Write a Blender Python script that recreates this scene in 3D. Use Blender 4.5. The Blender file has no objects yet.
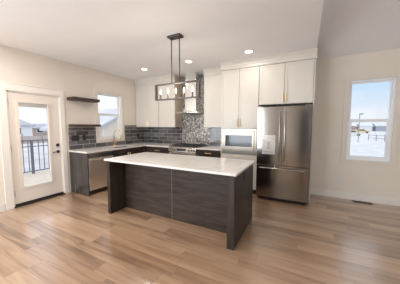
import bpy, bmesh, math, random
from mathutils import Vector, Matrix
random.seed(4)
S = bpy.context.scene
COL = S.collection
PI = math.pi

# ------------------------------------------------------------------ camera
cam_d = bpy.data.cameras.new('camera')
cam = bpy.data.objects.new('camera', cam_d)
COL.objects.link(cam)
CX, CY, CZ, YAW, PIT, FPX = 4.489, -4.774, 1.444, 0.483, -0.081, 200.3
cam.location = (CX, CY, CZ)
cam.rotation_euler = (PI / 2 + PIT, 0.0, YAW)
cam_d.sensor_fit = 'HORIZONTAL'
cam_d.sensor_width = 36.0
cam_d.lens = 36.0 * FPX / 400.0
cam_d.clip_start = 0.05
cam_d.clip_end = 1000
S.camera = cam

# ------------------------------------------------------------------ world
SKY = 0.93
w = bpy.data.worlds.new('sky')
S.world = w
w.use_nodes = True
nt = w.node_tree
nt.nodes.clear()
out = nt.nodes.new('ShaderNodeOutputWorld')
bg = nt.nodes.new('ShaderNodeBackground')
tc = nt.nodes.new('ShaderNodeTexCoord')
sep = nt.nodes.new('ShaderNodeSeparateXYZ')
ramp = nt.nodes.new('ShaderNodeValToRGB')
ramp.color_ramp.elements[0].position = 0.0
ramp.color_ramp.elements[0].color = (0.82, 0.84, 0.90, 1)
ramp.color_ramp.elements[1].position = 0.45
ramp.color_ramp.elements[1].color = (0.86, 0.90, 0.96, 1)
e = ramp.color_ramp.elements.new(0.05); e.color = (0.76, 0.81, 0.89, 1)
e = ramp.color_ramp.elements.new(0.15); e.color = (0.55, 0.71, 0.87, 1)
noi = nt.nodes.new('ShaderNodeTexNoise')
noi.inputs['Scale'].default_value = 3.0
noi.inputs['Detail'].default_value = 5
mp = nt.nodes.new('ShaderNodeMapping')
mp.inputs['Scale'].default_value = (1, 1, 4)
cr = nt.nodes.new('ShaderNodeValToRGB')
cr.color_ramp.elements[0].position = 0.45
cr.color_ramp.elements[1].position = 0.75
mx = nt.nodes.new('ShaderNodeMixRGB')
mx.inputs[2].default_value = (0.86, 0.88, 0.91, 1)
nt.links.new(tc.outputs['Generated'], sep.inputs[0])
nt.links.new(sep.outputs['Z'], ramp.inputs[0])
nt.links.new(tc.outputs['Generated'], mp.inputs[0])
nt.links.new(mp.outputs[0], noi.inputs['Vector'])
nt.links.new(noi.outputs[0], cr.inputs[0])
nt.links.new(cr.outputs[0], mx.inputs[0])
nt.links.new(ramp.outputs[0], mx.inputs[1])
# bright cloud deck overhead, whiter towards the west (-X)
mr = nt.nodes.new('ShaderNodeMapRange')
mr.inputs['From Min'].default_value = 0.2; mr.inputs['From Max'].default_value = 0.55
mr.inputs['To Min'].default_value = SKY; mr.inputs['To Max'].default_value = SKY * 1.45
nt.links.new(sep.outputs['Z'], mr.inputs['Value'])
nt.links.new(mr.outputs[0], bg.inputs[1])
wr = nt.nodes.new('ShaderNodeMapRange')
wr.inputs['From Min'].default_value = 0.0; wr.inputs['From Max'].default_value = -0.6
nt.links.new(sep.outputs['X'], wr.inputs['Value'])
mw = nt.nodes.new('ShaderNodeMixRGB'); mw.inputs[2].default_value = (0.93, 0.94, 0.98, 1)
nt.links.new(wr.outputs[0], mw.inputs[0])
nt.links.new(mx.outputs[0], mw.inputs[1]); nt.links.new(mw.outputs[0], bg.inputs[0])
nt.links.new(bg.outputs[0], out.inputs[0])

# ------------------------------------------------------------------ large lights: added fill at the unseen living-side windows, in place of daylight
def area(name, loc, rot, sx, sy, power, col):
    d = bpy.data.lights.new(name, 'AREA')
    d.shape = 'RECTANGLE'; d.size = sx; d.size_y = sy
    d.energy = power; d.color = col
    o = bpy.data.objects.new(name, d)
    o.location = loc; o.rotation_euler = rot
    COL.objects.link(o)
    return o
area('fill_light_front', (1.2, -8.02, 1.25), (PI / 2, 0, 0), 1.5, 2.1, 108, (0.86, 0.94, 1.0))
area('fill_light_dining', (-0.02, -6.3, 1.3), (PI / 2, 0, -PI / 2), 2.4, 2.1, 62, (0.86, 0.94, 1.0))
area('fill_light_lounge', (6.7, -8.02, 1.4), (PI / 2, 0, 0), 1.7, 1.8, 16, (0.86, 0.94, 1.0))
area('fill_light_living', (7.93, -5.2, 1.5), (PI / 2, 0, PI / 2), 2.3, 1.7, 24, (0.86, 0.94, 1.0))

S.view_settings.view_transform = 'Standard'
S.view_settings.look = 'None'
S.view_settings.gamma = 1.0
S.view_settings.exposure = 0.30
S.view_settings.use_curve_mapping = False

# ------------------------------------------------------------------ materials
def newmat(name):
    m = bpy.data.materials.new(name)
    m.use_nodes = True
    n = m.node_tree
    b = n.nodes['Principled BSDF']
    return m, n, b

def plain(name, col, rough=0.5, metal=0.0, noise=0.03, scale=6.0, bump=0.0, spec=0.5, coords='Object', stretch=(1, 1, 1), coat=0):
    m, n, b = newmat(name)
    b.inputs['Roughness'].default_value = rough
    b.inputs['Metallic'].default_value = metal
    b.inputs['Specular IOR Level'].default_value = spec
    if coat:
        b.inputs['Coat Weight'].default_value = coat
        b.inputs['Coat Roughness'].default_value = 0.12
    t = n.nodes.new('ShaderNodeTexCoord')
    mpn = n.nodes.new('ShaderNodeMapping'); mpn.inputs['Scale'].default_value = stretch
    nz = n.nodes.new('ShaderNodeTexNoise'); nz.inputs['Scale'].default_value = scale; nz.inputs['Detail'].default_value = 4
    r = n.nodes.new('ShaderNodeValToRGB')
    r.color_ramp.elements[0].position = 0.3; r.color_ramp.elements[1].position = 0.7
    r.color_ramp.elements[0].color = tuple(c * (1 - noise) for c in col) + (1,)
    r.color_ramp.elements[1].color = tuple(min(1, c * (1 + noise)) for c in col) + (1,)
    n.links.new(t.outputs[coords], mpn.inputs[0]); n.links.new(mpn.outputs[0], nz.inputs['Vector'])
    n.links.new(nz.outputs[0], r.inputs[0]); n.links.new(r.outputs[0], b.inputs['Base Color'])
    if bump:
        bp = n.nodes.new('ShaderNodeBump'); bp.inputs['Strength'].default_value = bump; bp.inputs['Distance'].default_value = 0.01
        n.links.new(nz.outputs[0], bp.inputs['Height']); n.links.new(bp.outputs[0], b.inputs['Normal'])
    return m

def math_node(n, op, a=None, b=None, c=None):
    q = n.nodes.new('ShaderNodeMath'); q.operation = op
    for i, v in enumerate((a, b, c)):
        if v is None: continue
        if isinstance(v, (int, float)): q.inputs[i].default_value = v
        else: n.links.new(v, q.inputs[i])
    return q.outputs[0]

def floor_mat():
    m, n, b = newmat('plank_floor')
    g = n.nodes.new('ShaderNodeNewGeometry')
    s = n.nodes.new('ShaderNodeSeparateXYZ'); n.links.new(g.outputs['Position'], s.inputs[0])
    W, Ln = 0.15, 1.22
    v = math_node(n, 'DIVIDE', s.outputs['Y'], W)
    row = math_node(n, 'FLOOR', v)
    wn = n.nodes.new('ShaderNodeTexWhiteNoise'); wn.noise_dimensions = '1D'; n.links.new(row, wn.inputs['W'])
    u = math_node(n, 'ADD', math_node(n, 'DIVIDE', s.outputs['X'], Ln), math_node(n, 'MULTIPLY', wn.outputs['Value'], 7.3))
    idx = math_node(n, 'FLOOR', u)
    cb = n.nodes.new('ShaderNodeCombineXYZ'); n.links.new(row, cb.inputs[0]); n.links.new(idx, cb.inputs[1])
    wn2 = n.nodes.new('ShaderNodeTexWhiteNoise'); wn2.noise_dimensions = '3D'; n.links.new(cb.outputs[0], wn2.inputs['Vector'])
    # grain, shifted by plank
    cb2 = n.nodes.new('ShaderNodeCombineXYZ')
    n.links.new(math_node(n, 'MULTIPLY', s.outputs['X'], 0.9), cb2.inputs[0])
    n.links.new(math_node(n, 'MULTIPLY', s.outputs['Y'], 10.0), cb2.inputs[1])
    n.links.new(math_node(n, 'MULTIPLY', wn2.outputs['Value'], 40.0), cb2.inputs[2])
    nz = n.nodes.new('ShaderNodeTexNoise'); nz.inputs['Scale'].default_value = 1.3; nz.inputs['Detail'].default_value = 5
    nz.inputs['Distortion'].default_value = 0.6
    n.links.new(cb2.outputs[0], nz.inputs['Vector'])
    mixv = math_node(n, 'ADD', math_node(n, 'MULTIPLY', wn2.outputs['Value'], 0.34), math_node(n, 'MULTIPLY', nz.outputs[0], 0.86))
    r = n.nodes.new('ShaderNodeValToRGB')
    els = r.color_ramp.elements
    els[0].position = 0.30; els[0].color = (0.165, 0.088, 0.047, 1)
    els[1].position = 0.90; els[1].color = (0.50, 0.335, 0.215, 1)
    q = els.new(0.55); q.color = (0.345, 0.21, 0.125, 1)
    q = els.new(0.72); q.color = (0.43, 0.275, 0.17, 1)
    n.links.new(mixv, r.inputs[0])
    fv = math_node(n, 'FRACT', v); fu = math_node(n, 'FRACT', u)
    g1 = math_node(n, 'LESS_THAN', fv, 0.018)
    g2 = math_node(n, 'LESS_THAN', fu, 0.0025)
    gap = math_node(n, 'MAXIMUM', g1, g2)
    mxx = n.nodes.new('ShaderNodeMixRGB'); mxx.inputs[2].default_value = (0.16, 0.085, 0.045, 1)
    n.links.new(math_node(n, 'MULTIPLY', gap, 0.7), mxx.inputs[0]); n.links.new(r.outputs[0], mxx.inputs[1])
    n.links.new(mxx.outputs[0], b.inputs['Base Color'])
    b.inputs['Roughness'].default_value = 0.34
    b.inputs['Coat Weight'].default_value = 1.0; b.inputs['Coat Roughness'].default_value = 0.22; b.inputs['Coat IOR'].default_value = 1.85
    b.inputs['Specular IOR Level'].default_value = 0.5
    bp = n.nodes.new('ShaderNodeBump'); bp.inputs['Strength'].default_value = 0.12; bp.inputs['Distance'].default_value = 0.004
    n.links.new(nz.outputs[0], bp.inputs['Height']); n.links.new(bp.outputs[0], b.inputs['Normal'])
    return m

def tile_mat(name, axis, bw=0.305, rh=0.1015, c1=(0.065, 0.062, 0.067), c2=(0.175, 0.165, 0.165), mortar=(0.46, 0.43, 0.41)):
    m, n, b = newmat(name)
    g = n.nodes.new('ShaderNodeNewGeometry')
    s = n.nodes.new('ShaderNodeSeparateXYZ'); n.links.new(g.outputs['Position'], s.inputs[0])
    cb = n.nodes.new('ShaderNodeCombineXYZ')
    n.links.new(s.outputs[axis], cb.inputs[0])
    n.links.new(math_node(n, 'SUBTRACT', s.outputs['Z'], 0.92), cb.inputs[1])
    br = n.nodes.new('ShaderNodeTexBrick')
    br.inputs['Scale'].default_value = 1.0
    br.inputs['Brick Width'].default_value = bw; br.inputs['Row Height'].default_value = rh
    br.inputs['Mortar Size'].default_value = 0.0038
    br.inputs['Color1'].default_value = c1 + (1,); br.inputs['Color2'].default_value = c2 + (1,)
    br.inputs['Mortar'].default_value = mortar + (1,)
    n.links.new(cb.outputs[0], br.inputs['Vector'])
    n.links.new(br.outputs['Color'], b.inputs['Base Color'])
    rr = math_node(n, 'ADD', math_node(n, 'MULTIPLY', br.outputs['Fac'], 0.5), 0.10)
    n.links.new(rr, b.inputs['Roughness'])
    nz = n.nodes.new('ShaderNodeTexNoise'); nz.inputs['Scale'].default_value = 9
    n.links.new(cb.outputs[0], nz.inputs['Vector'])
    hh = math_node(n, 'ADD', math_node(n, 'MULTIPLY', nz.outputs[0], 0.35), math_node(n, 'MULTIPLY', br.outputs['Fac'], -0.6))
    bp = n.nodes.new('ShaderNodeBump'); bp.inputs['Strength'].default_value = 0.35; bp.inputs['Distance'].default_value = 0.008
    n.links.new(hh, bp.inputs['Height']); n.links.new(bp.outputs[0], b.inputs['Normal'])
    b.inputs['Specular IOR Level'].default_value = 0.7
    return m

def mosaic_mat():
    m, n, b = newmat('glass_mosaic')
    g = n.nodes.new('ShaderNodeNewGeometry')
    s = n.nodes.new('ShaderNodeSeparateXYZ'); n.links.new(g.outputs['Position'], s.inputs[0])
    a = math_node(n, 'ADD', math_node(n, 'MULTIPLY', s.outputs['X'], 0.72), math_node(n, 'MULTIPLY', s.outputs['Z'], 0.72))
    c = math_node(n, 'SUBTRACT', math_node(n, 'MULTIPLY', s.outputs['X'], 0.72), math_node(n, 'MULTIPLY', s.outputs['Z'], 0.72))
    cb = n.nodes.new('ShaderNodeCombineXYZ'); n.links.new(a, cb.inputs[0]); n.links.new(c, cb.inputs[1])
    vo = n.nodes.new('ShaderNodeTexVoronoi'); vo.inputs['Scale'].default_value = 30; vo.inputs['Randomness'].default_value = 0.45
    vo.voronoi_dimensions = '2D'
    n.links.new(cb.outputs[0], vo.inputs['Vector'])
    wn = n.nodes.new('ShaderNodeSeparateColor'); n.links.new(vo.outputs['Color'], wn.inputs[0])
    r = n.nodes.new('ShaderNodeValToRGB'); r.color_ramp.interpolation = 'CONSTANT'
    els = r.color_ramp.elements
    els[0].position = 0; els[0].color = (0.17, 0.152, 0.135, 1)
    els[1].position = 0.90; els[1].color = (0.55, 0.53, 0.50, 1)
    for pz, cc in ((0.22, (0.25, 0.235, 0.215)), (0.45, (0.31, 0.295, 0.275)), (0.68, (0.41, 0.39, 0.37))):
        q = els.new(pz); q.color = cc + (1,)
    n.links.new(wn.outputs[0], r.inputs[0]); n.links.new(r.outputs[0], b.inputs['Base Color'])
    n.links.new(math_node(n, 'MULTIPLY', wn.outputs[1], 0.35), b.inputs['Metallic'])
    b.inputs['Roughness'].default_value = 0.25
    # every little piece tilts its own way
    cn = n.nodes.new('ShaderNodeVectorMath'); cn.operation = 'SUBTRACT'; cn.inputs[1].default_value = (0.5, 0.5, 0.5)
    n.links.new(vo.outputs['Color'], cn.inputs[0])
    sc = n.nodes.new('ShaderNodeVectorMath'); sc.operation = 'SCALE'; sc.inputs['Scale'].default_value = 0.12
    n.links.new(cn.outputs[0], sc.inputs[0])
    ad = n.nodes.new('ShaderNodeVectorMath'); ad.operation = 'ADD'
    n.links.new(g.outputs['Normal'], ad.inputs[0]); n.links.new(sc.outputs[0], ad.inputs[1])
    nm = n.nodes.new('ShaderNodeVectorMath'); nm.operation = 'NORMALIZE'; n.links.new(ad.outputs[0], nm.inputs[0])
    n.links.new(nm.outputs[0], b.inputs['Normal'])
    return m

def wood_mat(name, dark, light, axis_scale, rough=0.42, seam=None):
    m, n, b = newmat(name)
    g = n.nodes.new('ShaderNodeNewGeometry')
    mpn = n.nodes.new('ShaderNodeMapping'); mpn.inputs['Scale'].default_value = axis_scale
    n.links.new(g.outputs['Position'], mpn.inputs[0])
    nz = n.nodes.new('ShaderNodeTexNoise'); nz.inputs['Scale'].default_value = 2.2; nz.inputs['Detail'].default_value = 6
    nz.inputs['Roughness'].default_value = 0.65; nz.inputs['Distortion'].default_value = 0.4
    n.links.new(mpn.outputs[0], nz.inputs['Vector'])
    r = n.nodes.new('ShaderNodeValToRGB')
    r.color_ramp.elements[0].position = 0.32; r.color_ramp.elements[0].color = dark + (1,)
    r.color_ramp.elements[1].position = 0.70; r.color_ramp.elements[1].color = light + (1,)
    n.links.new(nz.outputs[0], r.inputs[0]); n.links.new(r.outputs[0], b.inputs['Base Color'])
    b.inputs['Roughness'].default_value = rough
    b.inputs['Specular IOR Level'].default_value = 0.22
    bp = n.nodes.new('ShaderNodeBump'); bp.inputs['Strength'].default_value = 0.15; bp.inputs['Distance'].default_value = 0.003
    n.links.new(nz.outputs[0], bp.inputs['Height']); n.links.new(bp.outputs[0], b.inputs['Normal'])
    return m

def steel_mat(name, col, rough=0.24, stretch=(60, 60, 0.6), bump=0.10):
    m, n, b = newmat(name)
    g = n.nodes.new('ShaderNodeNewGeometry')
    mpn = n.nodes.new('ShaderNodeMapping'); mpn.inputs['Scale'].default_value = stretch
    n.links.new(g.outputs['Position'], mpn.inputs[0])
    nz = n.nodes.new('ShaderNodeTexNoise'); nz.inputs['Scale'].default_value = 1.0; nz.inputs['Detail'].default_value = 3
    n.links.new(mpn.outputs[0], nz.inputs['Vector'])
    r = n.nodes.new('ShaderNodeValToRGB')
    r.color_ramp.elements[0].color = tuple(c * 0.92 for c in col) + (1,); r.color_ramp.elements[1].color = col + (1,)
    n.links.new(nz.outputs[0], r.inputs[0]); n.links.new(r.outputs[0], b.inputs['Base Color'])
    b.inputs['Metallic'].default_value = 1.0; b.inputs['Roughness'].default_value = rough
    bp = n.nodes.new('ShaderNodeBump'); bp.inputs['Strength'].default_value = bump; bp.inputs['Distance'].default_value = 0.002
    n.links.new(nz.outputs[0], bp.inputs['Height']); n.links.new(bp.outputs[0], b.inputs['Normal'])
    return m

def quartz_mat():
    m, n, b = newmat('quartz')
    g = n.nodes.new('ShaderNodeNewGeometry')
    nz = n.nodes.new('ShaderNodeTexNoise'); nz.inputs['Scale'].default_value = 1.6; nz.inputs['Detail'].default_value = 8
    nz.inputs['Distortion'].default_value = 1.6
    n.links.new(g.outputs['Position'], nz.inputs['Vector'])
    r = n.nodes.new('ShaderNodeValToRGB'); els = r.color_ramp.elements
    els[0].position = 0.0; els[0].color = (0.74, 0.71, 0.68, 1)
    els[1].position = 1.0; els[1].color = (0.74, 0.71, 0.68, 1)
    for pz, cc in ((0.46, (0.73, 0.69, 0.655)), (0.495, (0.65, 0.61, 0.575)), (0.53, (0.73, 0.69, 0.655))):
        q = els.new(pz); q.color = cc + (1,)
    n.links.new(nz.outputs[0], r.inputs[0]); n.links.new(r.outputs[0], b.inputs['Base Color'])
    b.inputs['Roughness'].default_value = 0.20
    b.inputs['Specular IOR Level'].default_value = 0.5
    return m

def glass_mat(name, tint=(0.97, 0.98, 0.99), refl=0.3):
    m = bpy.data.materials.new(name); m.use_nodes = True
    n = m.node_tree; n.nodes.clear()
    o = n.nodes.new('ShaderNodeOutputMaterial'); mxs = n.nodes.new('ShaderNodeMixShader')
    t = n.nodes.new('ShaderNodeBsdfTransparent'); t.inputs[0].default_value = tint + (1,)
    gl = n.nodes.new('ShaderNodeBsdfGlossy'); gl.inputs['Roughness'].default_value = 0.02
    fr = n.nodes.new('ShaderNodeFresnel'); fr.inputs[0].default_value = 1.45
    n.links.new(math_node(n, 'MULTIPLY', fr.outputs[0], refl), mxs.inputs[0])
    n.links.new(t.outputs[0], mxs.inputs[1]); n.links.new(gl.outputs[0], mxs.inputs[2]); n.links.new(mxs.outputs[0], o.inputs[0])
    return m

def emit_mat(name, col, strength):
    m = bpy.data.materials.new(name); m.use_nodes = True
    n = m.node_tree; n.nodes.clear()
    o = n.nodes.new('ShaderNodeOutputMaterial'); em = n.nodes.new('ShaderNodeEmission')
    em.inputs[0].default_value = col + (1,); em.inputs[1].default_value = strength
    n.links.new(em.outputs[0], o.inputs[0])
    return m

M = {}
M['wall'] = plain('wall_paint', (0.76, 0.69, 0.61), 0.75, noise=0.012, scale=2, bump=0.02)
M['ceil'] = plain('ceiling_paint', (0.87, 0.86, 0.865), 0.85, noise=0.012, scale=3, bump=0.03)
M['hall'] = plain('added_hall_dark', (0.085, 0.09, 0.09), 0.6)  # walls of the added hallway, dark for the refrigerator's reflection
M['trim'] = plain('trim_paint', (0.80, 0.755, 0.70), 0.40, noise=0.01)
M['door'] = plain('door_paint', (0.76, 0.69, 0.62), 0.42, noise=0.01)
M['vinyl'] = plain('window_vinyl', (0.86, 0.87, 0.90), 0.35, noise=0.01)
M['floor'] = floor_mat()
M['cab'] = plain('cabinet_white', (0.665, 0.62, 0.565), 0.38, noise=0.008, scale=2)
M['cab_side'] = plain('cabinet_side_wood', (0.62, 0.51, 0.39), 0.45, noise=0.10, scale=3, stretch=(8, 8, 1))
M['dark'] = wood_mat('espresso_wood', (0.022, 0.0145, 0.011), (0.068, 0.046, 0.036), (1.2, 1.2, 9), 0.42)
M['dark_v'] = wood_mat('espresso_wood_upright', (0.021, 0.014, 0.011), (0.056, 0.039, 0.031), (7, 7, 1), 0.36)
M['dark_gloss'] = wood_mat('espresso_wood_glossy', (0.032, 0.026, 0.024), (0.070, 0.058, 0.052), (7, 7, 1), 0.18)
M['dark_gloss'].node_tree.nodes['Principled BSDF'].inputs['Specular IOR Level'].default_value = 0.6
M['seam'] = plain('seam_edge', (0.19, 0.145, 0.11), 0.5)
M['shelf'] = wood_mat('shelf_wood', (0.035, 0.022, 0.017), (0.085, 0.058, 0.045), (8, 1, 8), 0.4)
M['quartz'] = quartz_mat()
M['steel'] = steel_mat('brushed_steel', (0.36, 0.338, 0.315), 0.17, (13, 13, 0.25), 0.12)
M['steel_h'] = steel_mat('bright_steel', (0.46, 0.43, 0.40), 0.22, (1, 1, 30))
M['steel_l'] = steel_mat('light_steel', (0.95, 0.86, 0.76), 0.38)
M['chrome'] = plain('chimney_steel', (0.80, 0.79, 0.77), 0.25, 1.0, noise=0.01)
M['steel_m'] = steel_mat('microwave_steel', (0.34, 0.295, 0.25), 0.30, (30, 30, 0.5), 0.4)
M['steel_d'] = steel_mat('dark_steel', (0.30, 0.28, 0.265), 0.30)
M['brass'] = plain('satin_brass', (0.83, 0.60, 0.28), 0.28, 1.0, noise=0.02)
M['brass_pale'] = plain('pale_brass', (0.86, 0.70, 0.44), 0.35, 1.0, noise=0.02)
M['black'] = plain('black_plastic', (0.018, 0.018, 0.02), 0.4, noise=0.05)
M['iron'] = plain('cast_iron', (0.03, 0.03, 0.032), 0.5, noise=0.1)
M['darkglass'] = plain('dark_glass', (0.035, 0.042, 0.055), 0.08, noise=0.0, spec=0.4)
M['bronze'] = plain('aged_bronze', (0.10, 0.085, 0.078), 0.42, 0.6, noise=0.12, scale=20)
M['grey_panel'] = plain('dispenser_grey', (0.50, 0.48, 0.45), 0.3, 0.3, noise=0.02)
M['white_pl'] = plain('white_plastic', (0.74, 0.70, 0.65), 0.4, noise=0.01)
M['glass'] = glass_mat('window_glass')
M['visor'] = glass_mat('hood_glass', (0.80, 0.84, 0.84), 2.2)
M['bulb'] = emit_mat('bulb_glow', (1.0, 0.78, 0.52), 4.5)
M['canlight'] = emit_mat('downlight_glow', (1.0, 0.86, 0.68), 9)
M['tile_x'] = tile_mat('subway_tile_back', 'X')
M['tile_y'] = tile_mat('subway_tile_side', 'Y')
M['mosaic'] = mosaic_mat()
M['snow'] = plain('snow', (0.62, 0.63, 0.66), 0.7, noise=0.14, scale=0.9, bump=0.0)
M['deck'] = plain('deck_boards', (0.72, 0.64, 0.54), 0.7, noise=0.10, scale=5, stretch=(1, 9, 1))
M['rail'] = plain('railing_metal', (0.16, 0.17, 0.21), 0.5, 0.2, noise=0.03)
M['siding'] = plain('siding_cream', (0.78, 0.68, 0.56), 0.7, noise=0.04, stretch=(1, 1, 14))
M['siding_w'] = plain('siding_white', (0.80, 0.80, 0.82), 0.7, noise=0.04, stretch=(1, 1, 14))
M['siding_b'] = plain('siding_brown', (0.42, 0.33, 0.29), 0.7, noise=0.06, stretch=(1, 1, 14))
M['shingle'] = plain('roof_shingles', (0.42, 0.44, 0.49), 0.8, noise=0.15, scale=3)
M['carred'] = plain('car_paint_white', (0.80, 0.78, 0.70), 0.3, noise=0.02)
M['caryellow'] = plain('trailer_tan', (0.70, 0.52, 0.25), 0.4, noise=0.03)
M['wood_out'] = plain('weathered_wood', (0.40, 0.36, 0.36), 0.8, noise=0.08)
M['fence_b'] = plain('fence_boards', (0.56, 0.47, 0.43), 0.8, noise=0.1, scale=4)
M['tree'] = plain('bare_tree', (0.20, 0.17, 0.17), 0.9, noise=0.2)

# ------------------------------------------------------------------ mesh helpers
def bx(x0, x1, y0, y1, z0, z1):
    def f(bm):
        vs = [bm.verts.new((x, y, z)) for x in (x0, x1) for y in (y0, y1) for z in (z0, z1)]
        for q in ((0, 1, 3, 2), (4, 6, 7, 5), (0, 4, 5, 1), (2, 3, 7, 6), (0, 2, 6, 4), (1, 5, 7, 3)):
            bm.faces.new([vs[i] for i in q])
    return f

def prism(poly, axis, a, b):
    """polygon in the two other axes, pushed from a to b along axis"""
    def f(bm):
        def P(u, v, t):
            return {'x': (t, u, v), 'y': (u, t, v), 'z': (u, v, t)}[axis]
        A = [bm.verts.new(P(u, v, a)) for u, v in poly]
        Bv = [bm.verts.new(P(u, v, b)) for u, v in poly]
        bm.faces.new(A); bm.faces.new(Bv[::-1])
        for i in range(len(poly)):
            j = (i + 1) % len(poly)
            bm.faces.new((A[i], Bv[i], Bv[j], A[j]))
    return f

def tube(pts, r, seg=10, radii=None):
    def f(bm):
        P = [Vector(p) for p in pts]
        rings = []
        prev = None
        for i, p in enumerate(P):
            d = (P[min(i + 1, len(P) - 1)] - P[max(i - 1, 0)]).normalized()
            ref = prev if prev is not None else (Vector((0, 0, 1)) if abs(d.z) < 0.9 else Vector((1, 0, 0)))
            a = (ref - d * ref.dot(d)).normalized(); prev = a
            b = d.cross(a)
            rr = radii[i] if radii else r
            rings.append([bm.verts.new(p + (a * math.cos(2 * PI * k / seg) + b * math.sin(2 * PI * k / seg)) * rr) for k in range(seg)])
        for A, Bv in zip(rings, rings[1:]):
            for k in range(seg):
                bm.faces.new((A[k], A[(k + 1) % seg], Bv[(k + 1) % seg], Bv[k]))
        bm.faces.new(rings[0][::-1]); bm.faces.new(rings[-1])
    return f

def disc(c, r, axis='z', h=0.01, seg=28):
    d = {'x': Vector((1, 0, 0)), 'y': Vector((0, 1, 0)), 'z': Vector((0, 0, 1))}[axis]
    c = Vector(c)
    return tube([c - d * h / 2, c + d * h / 2], r, seg)

def sheet(rows):
    """grid of points -> surface"""
    def f(bm):
        V = [[bm.verts.new(p) for p in row] for row in rows]
        for a, b in zip(V, V[1:]):
            for i in range(len(a) - 1):
                bm.faces.new((a[i], a[i + 1], b[i + 1], b[i]))
    return f

def mesh(name, geos, m, parent=None, bevel=0.0, smooth=False, solid=0.0):
    bm = bmesh.new()
    for g in geos: g(bm)
    bmesh.ops.recalc_face_normals(bm, faces=bm.faces)
    if parent is not None:
        o0 = parent
        off = Vector((0, 0, 0))
        while o0 is not None:
            off += o0.location; o0 = o0.parent
        bmesh.ops.translate(bm, verts=bm.verts, vec=-off)
    me = bpy.data.meshes.new(name)
    bm.to_mesh(me); bm.free()
    me.materials.append(m)
    o = bpy.data.objects.new(name, me)
    COL.objects.link(o)
    if parent is not None: o.parent = parent
    if smooth:
        for p in me.polygons: p.use_smooth = True
    if solid:
        s = o.modifiers.new('solid', 'SOLIDIFY'); s.thickness = solid; s.offset = 0
    if bevel:
        b = o.modifiers.new('bevel', 'BEVEL'); b.width = bevel; b.segments = 2; b.limit_method = 'ANGLE'
    return o

def tag(o, label, cat, group=None):
    o['label'] = label; o['category'] = cat
    if group: o['group'] = group
    return o

def thing(name, label, cat, loc, group=None):
    o = bpy.data.objects.new(name, None)
    o.location = loc; o.empty_display_size = 0.1
    COL.objects.link(o)
    return tag(o, label, cat, group)

def struct(name, geos, m, parent=None, **k):
    o = mesh(name, geos, m, parent, **k)
    if parent is None: o['kind'] = 'structure'
    return o

def wall_grid(us, vs, holes, make):
    """boxes for every cell of the us x vs grid outside the holes"""
    g = []
    for u0, u1 in zip(us, us[1:]):
        for v0, v1 in zip(vs, vs[1:]):
            cu, cv = (u0 + u1) / 2, (v0 + v1) / 2
            if any(h[0] < cu < h[1] and h[2] < cv < h[3] for h in holes): continue
            g.append(make(u0, u1, v0, v1))
    return g

H = 2.776
XR, YF, XS = 8.0, -8.0, 4.612
DY0, DY1, DH = -3.27, -2.42, 2.05          # door opening
WY0, WY1, WZ0, WZ1 = -1.58, -0.86, 1.10, 2.27   # kitchen window opening
RX0, RX1, RZ0, RZ1 = 5.20, 5.88, 0.785, 2.30     # right window opening

# ------------------------------------------------------------------ room shell
struct('floor', [bx(0, XR, YF, 0, -0.1, 0)], M['floor'])
struct('wall_left', wall_grid([YF, -7.5, -5.1, DY0, DY1, WY0, WY1, 0.15], [-0.1, 0, 0.25, WZ0, DH, WZ1, 2.35, 3.0],
       [(-7.5, -5.1, 0.25, 2.35), (DY0, DY1, 0, DH), (WY0, WY1, WZ0, WZ1)], lambda u0, u1, v0, v1: bx(-0.15, 0, u0, u1, v0, v1)), M['wall'])
struct('wall_back', wall_grid([0, RX0, RX1, XR + 0.15], [-0.1, RZ0, RZ1, 3.0],
       [(RX0, RX1, RZ0, RZ1)], lambda u0, u1, v0, v1: bx(u0, u1, 0, 0.15, v0, v1)), M['wall'])
struct('wall_right', wall_grid([YF, -6.3, -4.1, 0], [-0.1, 0.7, 2.3, 4.1],
       [(-6.3, -4.1, 0.7, 2.3)], lambda u0, u1, v0, v1: bx(XR, XR + 0.15, u0, u1, v0, v1)), M['wall'])
struct('wall_front', wall_grid([-0.15, 0.4, 2.0, 4.25, 5.3, 5.8, 7.6, XR + 0.15], [-0.1, 0.0, 0.15, 0.5, 2.3, 2.35, 3.0],
       [(0.4, 2.0, 0.15, 2.35), (5.8, 7.6, 0.5, 2.3), (4.25, 5.3, 0.0, 2.35)], lambda u0, u1, v0, v1: bx(u0, u1, YF - 0.15, YF, v0, v1)), M['wall'])
# added hallway out of view, dark so the refrigerator reflects a dark strip
struct('wall_added_hallway', [bx(4.15, 4.25, YF - 2.4, YF - 0.15, 0, 2.5), bx(5.3, 5.4, YF - 2.4, YF - 0.15, 0, 2.5),
                        bx(4.15, 5.4, YF - 2.5, YF - 2.4, 0, 2.5), bx(4.15, 5.4, YF - 2.5, YF - 0.15, 2.5, 2.6),
                        bx(4.15, 5.4, YF - 2.5, YF - 0.15, -0.1, 0)], M['hall'])
struct('trim_4', [bx(4.05, 4.25, YF, YF + 0.02, 0, 2.35), bx(5.3, 5.4, YF, YF + 0.02, 0, 2.35), bx(4.05, 5.4, YF, YF + 0.02, 2.351, 2.45)], M['trim'])  # added casing, wider on the left to reflect as a light streak
struct('ceiling', [bx(-0.15, XS, YF - 0.15, 0.15, H, H + 0.1)], M['ceil'])
VS, VY = 0.26, -4.0
hz = H + VS * 4.0
struct('ceiling_vaulted', [prism([(0.15, H), (0.0, H), (VY, hz), (YF, H), (YF - 0.15, H), (YF - 0.15, H + 0.1), (VY, hz + 0.12), (0.15, H + 0.12)],
                                 'x', XS - 0.1, XR + 0.15)], M['ceil'])
struct('wall_bulkhead', [prism([(-0.12, H + 0.02), (VY, hz + 0.02), (YF + 0.12, H + 0.02)], 'x', XS - 0.08, XS)], M['ceil'])

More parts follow.
